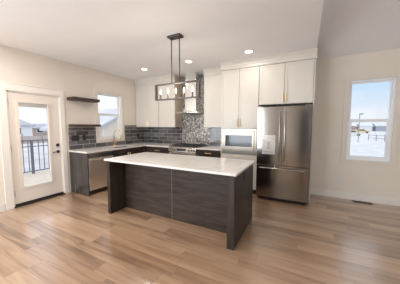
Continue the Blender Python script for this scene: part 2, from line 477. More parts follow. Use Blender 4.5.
def board(x0, x1, y0, y1, z1=0.135, th=0.016):
    return bx(x0, x1, y0, y1, 0, z1)
struct('baseboard_back', [bx(4.64, XR, -0.016, 0, 0, 0.115), bx(4.64, XR, -0.010, 0, 0.115, 0.135)], M['trim'], bevel=0.002)
struct('baseboard_left', [bx(0, 0.016, YF, DY0 - 0.11, 0, 0.135)], M['trim'], bevel=0.002)
struct('baseboard_right', [bx(XR - 0.016, XR, YF, 0, 0, 0.135)], M['trim'], bevel=0.002)

# ------------------------------------------------------------------ patio door
t = thing('door_1', 'x', 'door', (0, (DY0 + DY1) / 2, 0)); del t['label']; del t['category']; t['kind'] = 'structure'
c = 0.10
mesh('door_casing', [bx(0, 0.022, DY0 - c, DY0 + 0.01, 0, DH + 0.0), bx(0, 0.022, DY1 - 0.01, DY1 + 0.075, 0, DH),
                     bx(0, 0.026, DY0 - c, DY1 + 0.075, DH - 0.005, DH + 0.11),
                     bx(0, 0.034, DY0 - c - 0.012, DY1 + 0.087, DH + 0.11, DH + 0.128)], M['trim'], t, bevel=0.002)
mesh('door_jamb', [bx(-0.15, 0.004, DY0, DY0 + 0.025, 0.02, DH), bx(-0.15, 0.004, DY1 - 0.025, DY1, 0.02, DH),
                   bx(-0.15, 0.004, DY0, DY1, DH - 0.025, DH)], M['trim'], t)
mesh('threshold', [bx(-0.16, 0.03, DY0 + 0.003, DY1 - 0.003, 0, 0.022), bx(-0.06, 0.012, DY0 + 0.027, DY1 - 0.027, 0.02, 0.052)], M['black'], t, bevel=0.003)
s0, s1 = DY0 + 0.028, DY1 - 0.028
g0, g1, gz0, gz1 = -3.105, -2.650, 0.33, 1.86
slab = mesh('door_slab', wall_grid([s0, g0, g1, s1], [0.054, gz0, gz1, DH - 0.028], [(g0, g1, gz0, gz1)],
            lambda u0, u1, v0, v1: bx(-0.055, -0.01, u0, u1, v0, v1)), M['door'], t)
mesh('glass_frame', wall_grid([g0 - 0.035, g0 + 0.004, g1 - 0.004, g1 + 0.035], [gz0 - 0.035, gz0 + 0.004, gz1 - 0.004, gz1 + 0.035],
     [(g0 + 0.004, g1 - 0.004, gz0 + 0.004, gz1 - 0.004)], lambda u0, u1, v0, v1: bx(-0.012, 0.002, u0, u1, v0, v1)), M['door'], slab)
mesh('glass_pane', [bx(-0.036, -0.030, g0, g1, gz0, gz1)], M['glass'], slab)
mesh('blind_headrail', [bx(-0.028, -0.014, g0 + 0.005, g1 - 0.005, gz1 - 0.075, gz1 - 0.003)], M['grey_panel'], slab)
hy = -2.503
h = mesh('door_handle', [disc((-0.005, hy, 0.915), 0.030, 'x', 0.012), tube([(0, hy, 0.915), (0.045, hy, 0.915)], 0.009),
         tube([(0.045, hy + 0.005, 0.915), (0.047, hy - 0.055, 0.917), (0.043, hy - 0.115, 0.912)], 0.009)], M['black'], slab, smooth=False)
mesh('deadbolt', [bx(-0.011, 0.006, hy - 0.028, hy + 0.028, 1.02, 1.08), bx(0.005, 0.020, hy - 0.006, hy + 0.006, 1.033, 1.067)], M['black'], slab, bevel=0.003)
for hz_ in (0.25, 1.05, 1.85):
    mesh('hinge', [tube([(0.002, s0 + 0.002, hz_ - 0.05), (0.002, s0 + 0.002, hz_ + 0.05)], 0.007)], M['grey_panel'], t)

# ------------------------------------------------------------------ windows
def window(name, axis, u0, u1, z0, z1, mid, casing, sign):
    """axis 'x': on the left wall (plane X=0, outside is -X); axis 'y': on the back wall (plane Y=0, outside is +Y)"""
    def b3(d0, d1, ua, ub, za, zb):      # d = depth to the outside
        if axis == 'x': return bx(-d1, -d0, ua, ub, za, zb)
        return bx(ua, ub, d0, d1, za, zb)
    loc = (0, (u0 + u1) / 2, z0) if axis == 'x' else ((u0 + u1) / 2, 0, z0)
    r = bpy.data.objects.new(name, None); r.location = loc; COL.objects.link(r); r['kind'] = 'structure'
    def ring(d0, d1, a0, a1, b0, b1, wd):
        return [b3(d0, d1, a0, a0 + wd, b0, b1), b3(d0, d1, a1 - wd, a1, b0, b1), b3(d0, d1, a0 + wd, a1 - wd, b0, b0 + wd), b3(d0, d1, a0 + wd, a1 - wd, b1 - wd, b1)]
    cw = casing
    mesh('window_casing', [b3(-0.02, 0, u0 - cw, u0 + 0.004, z0 - cw, z1 + cw), b3(-0.02, 0, u1 - 0.004, u1 + cw, z0 - cw, z1 + cw),
                           b3(-0.02, 0, u0, u1, z1 - 0.004, z1 + cw), b3(-0.02, 0, u0, u1, z0 - cw, z0 + 0.004)], M['casing_m'], r, bevel=0.003)
    fr = mesh('window_frame', ring(0.02, 0.12, u0, u1, z0, z1, 0.035), M['vinyl'], r)
    mesh('upper_sash', ring(0.07, 0.10, u0 + 0.03, u1 - 0.03, mid - 0.02, z1 - 0.03, 0.03), M['vinyl'], fr)
    mesh('upper_pane', [b3(0.083, 0.088, u0 + 0.05, u1 - 0.05, mid, z1 - 0.05)], M['glass'], fr)
    mesh('lower_sash', ring(0.035, 0.068, u0 + 0.03, u1 - 0.03, z0 + 0.03, mid + 0.035, 0.05), M['vinyl'], fr)
    mesh('lower_pane', [b3(0.048, 0.053, u0 + 0.07, u1 - 0.07, z0 + 0.07, mid - 0.02)], M['glass'], fr)
    return r
M['casing_m'] = plain('casing_paint', (0.74, 0.665, 0.585), 0.5, noise=0.01)
window('window_1', 'x', WY0, WY1, WZ0, WZ1, 1.72, 0.07, 1)
window('window_2', 'y', RX0, RX1, RZ0, RZ1, 1.535, 0.07, 1)
# unseen living-side windows, added behind the camera around the fill lights
def side_window(name, g, gl, loc):
    r = bpy.data.objects.new(name, None); r.location = loc; COL.objects.link(r); r['kind'] = 'structure'
    mesh('window_frame', g, M['vinyl'], r); mesh('window_pane', gl, M['glass'], r)
def front_window(name, x0, x1, z0, z1):
    side_window(name, [bx(x0, x0 + 0.06, YF - 0.12, YF - 0.06, z0, z1), bx(x1 - 0.06, x1, YF - 0.12, YF - 0.06, z0, z1),
                bx((x0 + x1) / 2 - 0.04, (x0 + x1) / 2 + 0.04, YF - 0.12, YF - 0.06, z0 + 0.07, z1 - 0.07),
                bx(x0 + 0.06, x1 - 0.06, YF - 0.12, YF - 0.06, z0, z0 + 0.07), bx(x0 + 0.06, x1 - 0.06, YF - 0.12, YF - 0.06, z1 - 0.07, z1)],
                [bx(x0 + 0.06, x1 - 0.06, YF - 0.095, YF - 0.09, z0 + 0.07, z1 - 0.07)], ((x0 + x1) / 2, YF, z0))
front_window('window_added_3', 0.4, 2.0, 0.15, 2.35)
front_window('window_added_5', 5.8, 7.6, 0.5, 2.3)
side_window('window_added_6', [bx(-0.12, -0.08, -7.5, -7.44, 0.25, 2.35), bx(-0.12, -0.08, -5.16, -5.1, 0.25, 2.35), bx(-0.12, -0.08, -6.34, -6.26, 0.25, 2.35),
             bx(-0.12, -0.08, -7.44, -5.16, 0.25, 0.32), bx(-0.12, -0.08, -7.44, -5.16, 2.28, 2.35)],
            [bx(-0.105, -0.10, -7.44, -5.16, 0.32, 2.28)], (0, -6.3, 0.25))
side_window('window_added_4', [bx(XR + 0.08, XR + 0.12, -6.3, -6.24, 0.7, 2.3), bx(XR + 0.08, XR + 0.12, -4.16, -4.1, 0.7, 2.3), bx(XR + 0.08, XR + 0.12, -5.24, -5.16, 0.7, 2.3),
             bx(XR + 0.08, XR + 0.12, -6.24, -4.16, 0.7, 0.76), bx(XR + 0.08, XR + 0.12, -6.24, -4.16, 2.24, 2.3)],
            [bx(XR + 0.095, XR + 0.1, -6.24, -4.16, 0.76, 2.24)], (XR, -5.2, 0.7))

# ------------------------------------------------------------------ cabinetry
CF = -0.62           # front plane of the deep cabinets on the back wall
def shaker(parent, axis, u0, u1, z0, z1, front, m, handle=None, hm=None, name='door', rail=0.045):
    """flat door with a slim raised border. axis 'y': faces -Y at y=front ; axis 'x': faces +X at x=front"""
    def b3(d0, d1, a, b, c0, c1):
        if axis == 'y': return bx(a, b, front - d1, front - d0, c0, c1)
        return bx(front + d0, front + d1, a, b, c0, c1)
    gp = 0.004
    u0 += gp; u1 -= gp; z0 += gp; z1 -= gp
    r = min(rail, (z1 - z0) * 0.25)
    d = mesh(name, [b3(0.0005, 0.014, u0, u1, z0, z1), b3(0.014, 0.020, u0, u0 + r, z0, z1), b3(0.014, 0.020, u1 - r, u1, z0, z1),
                    b3(0.014, 0.020, u0 + r, u1 - r, z0, z0 + r), b3(0.014, 0.020, u0 + r, u1 - r, z1 - r, z1)], m, parent, bevel=0.0012)
    if handle:
        kind, hu, hv, L = handle
        def P(dd, a, c_):
            return (a, front - dd, c_) if axis == 'y' else (front + dd, a, c_)
        if kind == 'v':
            a, b = (hu, hv - L / 2), (hu, hv + L / 2)
            p1, p2 = (hu, hv - L * 0.32), (hu, hv + L * 0.32)
        else:
            a, b = (hu - L / 2, hv), (hu + L / 2, hv)
            p1, p2 = (hu - L * 0.32, hv), (hu + L * 0.32, hv)
        mesh('pull_handle', [tube([P(0.045, *a), P(0.045, *b)], 0.009, 8), tube([P(0.019, *p1), P(0.045, *p1)], 0.005, 8),
                             tube([P(0.019, *p2), P(0.045, *p2)], 0.005, 8)], hm or M['brass'], d)
    return d

TOP = 2.625
UB, UBD = 1.405, 0.33
cb = M['cab']
# corner upper with two doors
t = thing('upper_cabinet', 'white two-door upper cabinet in the corner beside the kitchen window', 'cabinet', (0.45, -0.17, UB), 'white upper cabinets')
mesh('body', [bx(0.002, 0.865, -UBD, -0.012, UB, TOP)], cb, t)
shaker(t, 'y', 0.03, 0.465, UB, TOP, -UBD, cb, ('v', 0.435, UB + 0.10, 0.13), M['brass_pale'])
shaker(t, 'y', 0.465, 0.862, UB, TOP, -UBD, cb, ('v', 0.495, UB + 0.10, 0.13), M['brass_pale'])
t = thing('upper_cabinet', 'white upper cabinet just left of the range hood with tan exposed side', 'cabinet', (1.16, -0.17, UB), 'white upper cabinets')
mesh('body', [bx(0.87, 1.405, -UBD, -0.012, UB, TOP)], cb, t)
mesh('side_panel', [bx(1.4055, 1.42, -UBD - 0.002, -0.012, UB, H - 0.001)], M['cab_side'], t)
shaker(t, 'y', 0.872, 1.418, UB, TOP, -UBD, cb)
t = thing('upper_cabinet', 'white upper cabinet between the range hood and the built-in oven tower', 'cabinet', (2.55, -0.17, UB), 'white upper cabinets')
mesh('body', [bx(2.275, 2.826, -UBD, -0.012, UB, TOP)], cb, t)
shaker(t, 'y', 2.277, 2.824, UB, TOP, -UBD, cb)

# crown / riser above the cabinets
def crown(name, x0, x1, y, ret_right=False):
    prof = [(y + 0.02, TOP + 0.0005), (y - 0.022, TOP + 0.0005), (y - 0.022, TOP + 0.055), (y - 0.030, TOP + 0.065), (y - 0.034, TOP + 0.085),
            (y - 0.060, TOP + 0.125), (y - 0.072, TOP + 0.135), (y - 0.072, H), (y + 0.02, H)]
    g = [prism(prof, 'x', x0, x1)]
    if ret_right:
        g.append(bx(x1 - 0.02, x1, y, -0.001, TOP, H))
    struct(name, g, cb)
crown('trim_1', 0.001, 1.404, -UBD)
crown('trim_2', 2.275, 2.829, -UBD)
crown('trim_3', 2.83, 4.625, CF, True)

# oven tower
t = thing('tall_cabinet', 'tall white cabinet tower around the built-in microwave, left of the refrigerator', 'cabinet', (3.235, -0.3, 0))
mesh('body', [bx(2.83, 3.64, -0.60, -0.012, 0.10, 0.835), bx(2.83, 3.64, -0.60, -0.012, 1.385, TOP), bx(2.83, 2.85, CF, -0.012, 0.835, 1.385),
              bx(3.62, 3.64, CF, -0.012, 0.835, 1.385), bx(2.83, 3.64, -0.03, -0.012, 0.835, 1.385)], cb, t)
mesh('toe_kick', [bx(2.83, 3.64, -0.55, -0.02, 0, 0.099)], M['black'], t)
shaker(t, 'y', 2.832, 3.235, 1.39, TOP, -0.60, cb, ('v', 3.205, 1.51, 0.15), M['brass_pale'])
shaker(t, 'y', 3.235, 3.638, 1.39, TOP, -0.60, cb, ('v', 3.265, 1.51, 0.15), M['brass_pale'])
shaker(t, 'y', 2.832, 3.638, 0.47, 0.83, -0.60, cb, ('h', 3.26, 0.79, 0.16), M['brass_pale'], name='drawer')
shaker(t, 'y', 2.832, 3.638, 0.11, 0.47, -0.60, cb, ('h', 3.26, 0.42, 0.16), M['brass_pale'], name='drawer')
# microwave
t = thing('microwave', 'built-in stainless microwave oven with dark glass in the white tower', 'microwave', (3.235, -0.4, 0.85))
mesh('casing', [bx(2.87, 3.60, -0.60, -0.10, 0.85, 1.375)], M['steel_d'], t)
mesh('trim_frame', [bx(2.853, 3.617, -0.628, -0.601, 0.84, 0.90), bx(2.853, 3.617, -0.628, -0.601, 1.325, 1.382), bx(2.853, 2.90, -0.628, -0.601, 0.90, 1.325),
                    bx(3.57, 3.617, -0.628, -0.601, 0.90, 1.325)], M['steel_m'], t, bevel=0.003)
d = mesh('door', [bx(2.902, 3.568, -0.640, -0.602, 0.903, 1.322)], M['steel_m'], t, bevel=0.004)
mesh('window', [bx(2.945, 3.525, -0.645, -0.6395, 1.005, 1.245)], M['darkglass'], d)
# cabinet over the refrigerator
t = thing('upper_cabinet', 'wide white two-door cabinet directly above the steel refrigerator', 'cabinet', (4.12, -0.3, 1.86))
mesh('body', [bx(3.642, 4.592, -0.60, -0.012, 1.86, TOP)], cb, t)
shaker(t, 'y', 3.645, 4.112, 1.862, TOP, -0.60, cb, ('v', 4.085, 1.98, 0.17), M['brass_pale'])
shaker(t, 'y', 4.112, 4.59, 1.862, TOP, -0.60, cb, ('v', 4.139, 1.98, 0.17), M['brass_pale'])
tag(mesh('cabinet_panel', [bx(4.594, 4.614, -0.622, -0.001, 0, TOP)], cb, bevel=0.001), 'tall thin white end panel on the right side of the refrigerator', 'panel')

# refrigerator
t = thing('refrigerator', 'stainless french door refrigerator with a water dispenser and bottom freezer', 'refrigerator', (4.12, -0.4, 0))
fx0, fx1, fm = 3.668, 4.580, 4.118
mesh('body', [bx(fx0 + 0.006, fx1 - 0.006, -0.74, -0.03, 0.045, 1.785)], M['steel_d'], t, bevel=0.004)
def fdoor(name, x0, x1, z0, z1):
    n = 10
    poly = [(x0, -0.745)]
    for i in range(n + 1):
        u = i / n
        bulge = 0.004 * (1 - (2 * u - 1) ** 2)
        edge = 0
        poly.append((x0 + (x1 - x0) * u, -0.823 - bulge + edge))
    poly.append((x1, -0.745))
    return mesh(name, [prism(poly, 'z', z0, z1)], M['steel'], t, bevel=0.003)
dl = fdoor('left_door', fx0, fm - 0.003, 0.705, 1.795)
dr = fdoor('right_door', fm + 0.003, fx1, 0.705, 1.795)
dz = fdoor('freezer_drawer', fx0, fx1, 0.075, 0.695)
mesh('kick_grille', [bx(fx0 + 0.02, fx1 - 0.02, -0.75, -0.70, 0.018, 0.072)], M['black'], t)
for xx in (fx0 + 0.06, fx1 - 0.06):
    mesh('foot', [tube([(xx, -0.74, 0), (xx, -0.74, 0.045)], 0.024)], M['black'], t)
for xx in (fx0 + 0.05, fx1 - 0.05):
    mesh('hinge_cover', [bx(xx - 0.04, xx + 0.04, -0.80, -0.66, 1.787, 1.812)], M['steel_d'], t, bevel=0.004)
def barh(parent, a, b, out, r=0.011):
    a, b = Vector(a), Vector(b)
    o_ = Vector((0, -out, 0)); dv = (b - a)
    pts = [a, a + o_ * 0.7 + dv * 0.02, a + o_ + dv * 0.08, (a + b) / 2 + o_ * 1.05, b + o_ - dv * 0.08, b + o_ * 0.7 - dv * 0.02, b]
    mesh('handle', [tube(pts, r, 10)], M['steel_h'], parent, smooth=True)
barh(dl, (fm - 0.045, -0.815, 0.80), (fm - 0.045, -0.815, 1.70), 0.05)
barh(dr, (fm + 0.045, -0.815, 0.80), (fm + 0.045, -0.815, 1.70), 0.05)
barh(dz, (fx0 + 0.05, -0.815, 0.645), (fx1 - 0.05, -0.815, 0.645), 0.05, 0.012)
dp = mesh('water_dispenser', [bx(3.765, 4.005, -0.832, -0.81, 0.905, 0.945), bx(3.765, 4.005, -0.832, -0.81, 1.165, 1.27), bx(3.765, 3.785, -0.832, -0.81, 0.945, 1.165),
                              bx(3.985, 4.005, -0.832, -0.81, 0.945, 1.165), bx(3.785, 3.985, -0.829, -0.826, 0.945, 1.165)], M['grey_panel'], dl, bevel=0.002)
mesh('display', [bx(3.775, 3.995, -0.8335, -0.832, 1.18, 1.26)], M['steel_h'], dp)
mesh('paddle', [bx(3.86, 3.91, -0.838, -0.829, 1.00, 1.14)], M['steel_d'], dp, bevel=0.002)
mesh('drip_tray', [bx(3.80, 3.97, -0.842, -0.829, 0.946, 0.958)], M['steel_d'], dp)
mesh('maker_badge', [bx(4.455, 4.52, -0.828, -0.818, 1.735, 1.748)], M['steel_h'], dr)

# ------------------------------------------------------------------ base cabinets, left wall run
BT = 0.888
dk, dkv = M['dark'], M['dark_v']
tag(mesh('cabinet_panel', [bx(0.002, 0.622, -2.290, -2.268, 0.0, BT)], M['dark_gloss'], bevel=0.001), 'dark wooden end panel of the counter run beside the patio door', 'panel')
t = thing('dishwasher', 'stainless dishwasher under the counter at the patio door end', 'dishwasher', (0.3, -1.96, 0))
mesh('tub', [bx(0.05, 0.58, -2.262, -1.665, 0.10, BT - 0.005)], M['steel_d'], t)
d = mesh('door', [bx(0.585, 0.625, -2.260, -1.667, 0.105, 0.770)], M['steel_l'], t, bevel=0.004)
mesh('handle', [tube([(0.625, -2.20, 0.735), (0.66, -2.19, 0.735), (0.668, -1.96, 0.735), (0.66, -1.73, 0.735), (0.625, -1.72, 0.735)], 0.009)], M['steel_h'], d, smooth=True)
mesh('control_panel', [bx(0.585, 0.622, -2.260, -1.667, 0.775, 0.868)], M['steel_h'], t, bevel=0.003)
mesh('toe_kick', [bx(0.50, 0.56, -2.262, -1.665, 0.0, 0.099)], M['black'], t)
t = thing('base_cabinet', 'dark sink base cabinet under the window between dishwasher and corner', 'cabinet', (0.3, -1.2, 0), 'dark base cabinets')
mesh('body', [bx(0.012, 0.60, -1.660, -0.78, 0.10, 0.66), bx(0.585, 0.60, -1.660, -0.78, 0.66, BT)], dk, t)
mesh('toe_kick', [bx(0.05, 0.55, -1.66, -0.66, 0, 0.099)], M['black'], t)
shaker(t, 'x', -1.658, -1.22, 0.11, BT - 0.004, 0.60, dk, ('v', -1.25, 0.72, 0.13))
shaker(t, 'x', -1.22, -0.782, 0.11, BT - 0.004, 0.60, dk, ('v', -1.19, 0.72, 0.13))
t = thing('base_cabinet', 'dark corner base cabinet where the two counter runs meet', 'cabinet', (0.3, -0.4, 0), 'dark base cabinets')
mesh('body', [bx(0.012, 0.60, -0.775, -0.012, 0.10, BT), bx(0.60, 0.64, -0.60, -0.012, 0.10, BT)], dk, t)
shaker(t, 'x', -0.778, -0.625, 0.11, BT - 0.004, 0.60, dk)
mesh('knob', [tube([(0.62, -0.70, 0.795), (0.64, -0.70, 0.795), (0.645, -0.70, 0.795)], 0.01, 10, [0.006, 0.006, 0.016]),
              tube([(0.640, -0.70, 0.795), (0.655, -0.70, 0.795)], 0.016, 12)], M['brass'], t)
# back wall, left of range
t = thing('base_cabinet', 'dark drawer cabinet left of the range with a brass pull', 'cabinet', (1.03, -0.3, 0), 'dark base cabinets')
mesh('body', [bx(0.645, 1.42, -0.60, -0.012, 0.10, BT)], dk, t)
mesh('toe_kick', [bx(0.645, 1.42, -0.55, -0.02, 0, 0.099)], M['black'], t)
shaker(t, 'y', 0.66, 1.418, 0.70, BT - 0.004, -0.60, dk, ('h', 1.04, 0.795, 0.16), name='drawer', rail=0.02)
shaker(t, 'y', 0.66, 1.418, 0.41, 0.70, -0.60, dk, ('h', 1.04, 0.62, 0.16), name='drawer', rail=0.02)
shaker(t, 'y', 0.66, 1.418, 0.11, 0.41, -0.60, dk, ('h', 1.04, 0.33, 0.16), name='drawer', rail=0.02)
t = thing('base_cabinet', 'dark drawer cabinet between the range and the white oven tower', 'cabinet', (2.52, -0.3, 0), 'dark base cabinets')
mesh('body', [bx(2.225, 2.827, -0.60, -0.012, 0.10, BT)], dk, t)
mesh('toe_kick', [bx(2.225, 2.827, -0.55, -0.02, 0, 0.099)], M['black'], t)
for za, zb in ((0.70, BT - 0.004), (0.41, 0.70), (0.11, 0.41)):
    shaker(t, 'y', 2.227, 2.825, za, zb, -0.60, dk, ('h', 2.53, zb - 0.075, 0.16), name='drawer', rail=0.02)

# countertops
CT = 0.92
sy0, sy1, sx0, sx1 = -1.52, -0.93, 0.17, 0.53
o = mesh('countertop', wall_grid([0.0125, sx0, sx1, 0.645], [-2.305, sy0, sy1, -0.0125], [(sx0, sx1, sy0, sy1)],
         lambda u0, u1, v0, v1: bx(u0, u1, v0, v1, BT + 0.0005, CT)) + [bx(0.645, 1.422, -0.645, -0.0125, BT + 0.0005, CT)], M['quartz'])
tag(o, 'white quartz countertop running L-shaped past the sink to the range', 'countertop')
o = mesh('countertop', [bx(2.224, 2.828, -0.645, -0.0125, BT + 0.0005, CT)], M['quartz'], bevel=0.002)
tag(o, 'short white quartz countertop between the range and the oven tower', 'countertop')
# sink
t = thing('sink', 'stainless undermount sink set in the counter below the window', 'sink', ((sx0 + sx1) / 2, (sy0 + sy1) / 2, 0.70))
mesh('basin', [bx(sx0 - 0.012, sx0, sy0 - 0.012, sy1 + 0.012, 0.70, BT), bx(sx1, sx1 + 0.012, sy0 - 0.012, sy1 + 0.012, 0.70, BT),
               bx(sx0, sx1, sy0 - 0.012, sy0, 0.70, BT), bx(sx0, sx1, sy1, sy1 + 0.012, 0.70, BT), bx(sx0 - 0.012, sx1 + 0.012, sy0 - 0.012, sy1 + 0.012, 0.69, 0.70)], M['steel'], t)
mesh('drain', [disc((0.35, -1.22, 0.703), 0.045, 'z', 0.005)], M['steel_d'], t)
# faucet
fy = -1.20
t = thing('faucet', 'tall brass gooseneck faucet standing behind the sink', 'faucet', (0.085, fy, CT))
mesh('base', [tube([(0.085, fy, CT), (0.085, fy, CT + 0.012), (0.085, fy, CT + 0.05)], 0.02, 14, [0.030, 0.026, 0.019])], M['brass'], t, smooth=True)
pts = [(0.085, fy, CT + 0.05), (0.085, fy, CT + 0.30)]
for i in range(1, 13):
    a = PI * i / 12
    pts.append((0.085 + 0.12 - 0.12 * math.cos(a), fy + 0.012 * i / 12, CT + 0.30 + 0.12 * math.sin(a)))
pts.append((0.325, fy + 0.013, CT + 0.25))
mesh('spout', [tube(pts, 0.0125, 12)], M['brass'], t, smooth=True)
mesh('spray_head', [tube([(0.325, fy + 0.013, CT + 0.255), (0.326, fy + 0.014, CT + 0.17)], 0.017, 12)], M['brass'], t, smooth=True)
mesh('lever', [tube([(0.085, fy + 0.015, CT + 0.075), (0.087, fy + 0.045, CT + 0.08), (0.10, fy + 0.055, CT + 0.15)], 0.008, 8)], M['brass'], t, smooth=True)

# backsplash
o = mesh('backsplash', wall_grid([-2.285, WY0 - 0.072, WY1 + 0.072, -0.335, -0.012], [CT - 0.03, WZ0 - 0.072, UB - 0.002, 1.46], [(WY0 - 0.072, WY1 + 0.072, WZ0 - 0.072, 1.46), (-2.285, WY0 - 0.072, 1.421, 1.46), (-0.335, 0, UB - 0.002, 1.46)],
         lambda u0, u1, v0, v1: bx(0.0005, 0.011, u0, u1, v0, v1)), M['tile_y'])
tag(o, 'dark glossy subway tile backsplash on the wall around the kitchen window', 'backsplash')
o = mesh('backsplash', [bx(0.012, 1.43, -0.011, -0.0005, CT - 0.03, UB - 0.001)], M['tile_x'])
tag(o, 'dark glossy subway tile backsplash between corner and range', 'backsplash')
o = mesh('backsplash', [bx(2.295, 2.829, -0.011, -0.0005, CT - 0.03, UB - 0.001)], M['tile_x'])
tag(o, 'small dark subway tile backsplash beside the oven tower', 'backsplash')
o = mesh('backsplash', [bx(1.4305, 2.2945, -0.0115, -0.0005, 0.80, UB), bx(1.4305, 2.27, -0.0115, -0.0005, UB, H - 0.001)], M['mosaic'])
tag(o, 'silvery mosaic backsplash panel rising behind the range and hood', 'backsplash')

def outlet(name, label, P, axis, m, wd=0.075, ht=0.118, kind='outlet', group=None):
    """P = centre on the surface, axis: outward direction"""
    t = thing(name, label, kind, P, group)
    x, y, z = P
    def b3(d0, d1, a0, a1, c0, c1):
        if axis == '+x': return bx(x + d0, x + d1, y + a0, y + a1, z + c0, z + c1)
        return bx(x + a0, x + a1, y - d1, y - d0, z + c0, z + c1)
    mesh('cover_plate', [b3(0.0005, 0.006, -wd / 2, wd / 2, -ht / 2, ht / 2)], m, t, bevel=0.0015)
    k = max(1, round(wd / 0.07))
    for i in range(k):
        cx_ = (i - (k - 1) / 2) * 0.046
        mesh('socket', [b3(0.006, 0.009, cx_ - 0.016, cx_ + 0.016, 0.004, 0.034), b3(0.006, 0.009, cx_ - 0.016, cx_ + 0.016, -0.034, -0.004)], m, t, bevel=0.001)
outlet('light_switch', 'wide black switch plate on the tile nearest the patio door', (0.011, -2.15, 1.172), '+x', M['black'], 0.165, 0.118, 'switch')
outlet('outlet', 'small black outlet on the tile just left of the kitchen window', (0.011, -1.95, 1.172), '+x', M['black'])
outlet('outlet', 'black outlet on the side-wall tile right of the window near the corner', (0.011, -0.28, 1.15), '+x', M['black'])
outlet('outlet', 'white outlet on the beige wall below and left of the right window', (5.09, 0, 0.38), '-y', M['white_pl'])

# floating shelf
tag(mesh('floating_shelf', [bx(0.0005, 0.25, -2.28, -1.685, 1.985, 2.045)], M['shelf'], bevel=0.002), 'dark brown floating wood shelf high on bare wall left of the kitchen window', 'shelf')

tag(mesh('floating_shelf', [bx(0.0115, 0.25, -2.28, -1.685, 1.422, 1.474)], M['shelf'], bevel=0.002), 'lower dark wood shelf along the top of the tile left of the kitchen window', 'shelf')

# ------------------------------------------------------------------ range
t = thing('range', 'stainless slide-in gas range below the hood', 'range', (1.823, -0.3, 0))
rx0, rx1 = 1.425, 2.221
mesh('body', [bx(rx0 + 0.002, rx1 - 0.002, -0.61, -0.03, 0.06, 0.905)], M['steel_d'], t)
mesh('cooktop', [bx(rx0 + 0.001, rx1 - 0.001, -0.62, -0.028, 0.906, 0.925)], M['iron'], t, bevel=0.002)
cp = mesh('control_panel', [prism([(-0.61, 0.79), (-0.665, 0.80), (-0.655, 0.90), (-0.62, 0.927), (-0.605, 0.927)], 'x', rx0 + 0.001, rx1 - 0.001)], M['steel_h'], t, bevel=0.002)
mesh('display', [bx(1.68, 1.93, -0.670, -0.655, 0.825, 0.885)], M['darkglass'], cp)
for kx in (1.475, 1.535, 1.60, 2.02, 2.09, 2.16):
    mesh('knob', [tube([(kx, -0.655, 0.852), (kx, -0.700, 0.849)], 0.024, 14, [0.026, 0.021])], M['steel_h'], cp)
od = mesh('oven_door', [bx(rx0 + 0.003, rx1 - 0.003, -0.655, -0.611, 0.24, 0.785)], M['steel'], t, bevel=0.004)
mesh('window', [bx(1.53, 2.115, -0.658, -0.654, 0.36, 0.64)], M['darkglass'], od)
mesh('handle', [tube([(1.49, -0.70, 0.735), (2.155, -0.70, 0.735)], 0.011), tube([(1.51, -0.655, 0.735), (1.51, -0.70, 0.735)], 0.008), tube([(2.135, -0.655, 0.735), (2.135, -0.70, 0.735)], 0.008)], M['steel_h'], od)
mesh('drawer', [bx(rx0 + 0.003, rx1 - 0.003, -0.65, -0.611, 0.065, 0.232)], M['steel'], t, bevel=0.004)
for gx0, gx1 in ((1.445, 1.69), (1.70, 1.945), (1.955, 2.20)):
    g = []
    for xx in (gx0, gx1): g.append(tube([(xx, -0.59, 0.95), (xx, -0.06, 0.95)], 0.007, 6))
    for yy in (-0.59, -0.46, -0.325, -0.19, -0.06): g.append(tube([(gx0, yy, 0.95), (gx1, yy, 0.95)], 0.007, 6))
    for xx in (gx0, gx1):
        for yy in (-0.59, -0.06): g.append(tube([(xx, yy, 0.924), (xx, yy, 0.95)], 0.007, 6))
    mesh('grate', g, M['iron'], t)
for bx_, by_ in ((1.57, -0.46), (1.57, -0.19), (1.822, -0.325), (2.08, -0.46), (2.08, -0.19)):
    mesh('burner', [disc((bx_, by_, 0.930), 0.042, 'z', 0.010), disc((bx_, by_, 0.937), 0.028, 'z', 0.006)], M['iron'], t)

# ------------------------------------------------------------------ range hood
t = thing('range_hood', 'stainless chimney range hood with a curved glass visor', 'range hood', (1.86, -0.2, 1.77))
hc = 1.865
mesh('chimney', [bx(hc - 0.160, hc + 0.160, -0.30, -0.0125, 1.85, 2.42), bx(hc - 0.150, hc + 0.150, -0.29, -0.0125, 2.42, H - 0.001)], M['chrome'], t, bevel=0.003)
mesh('motor_box', [prism([(hc - 0.165, 1.86), (hc + 0.165, 1.86), (hc + 0.20, 1.80), (hc + 0.22, 1.765), (hc - 0.22, 1.765), (hc - 0.20, 1.80)], 'y', -0.34, -0.0125)], M['chrome'], t, bevel=0.003)
rows = []
for j in range(7):
    v = j / 6
    row = []
    for i in range(17):
        u = i / 16 * 2 - 1
        yy = -0.02 - v * (0.50 - 0.07 * u * u)
        row.append((hc + u * 0.31, yy, 1.790 - 0.020 * u * u - 0.012 * v * v))
    rows.append(row)
mesh('visor', [sheet(rows)], M['chrome'], t, smooth=True, solid=0.045)
mesh('filter', [bx(hc - 0.20, hc + 0.20, -0.33, -0.05, 1.735, 1.745)], M['steel_d'], t)
mesh('button_strip', [bx(hc - 0.06, hc + 0.06, -0.344, -0.339, 1.80, 1.82)], M['black'], t)

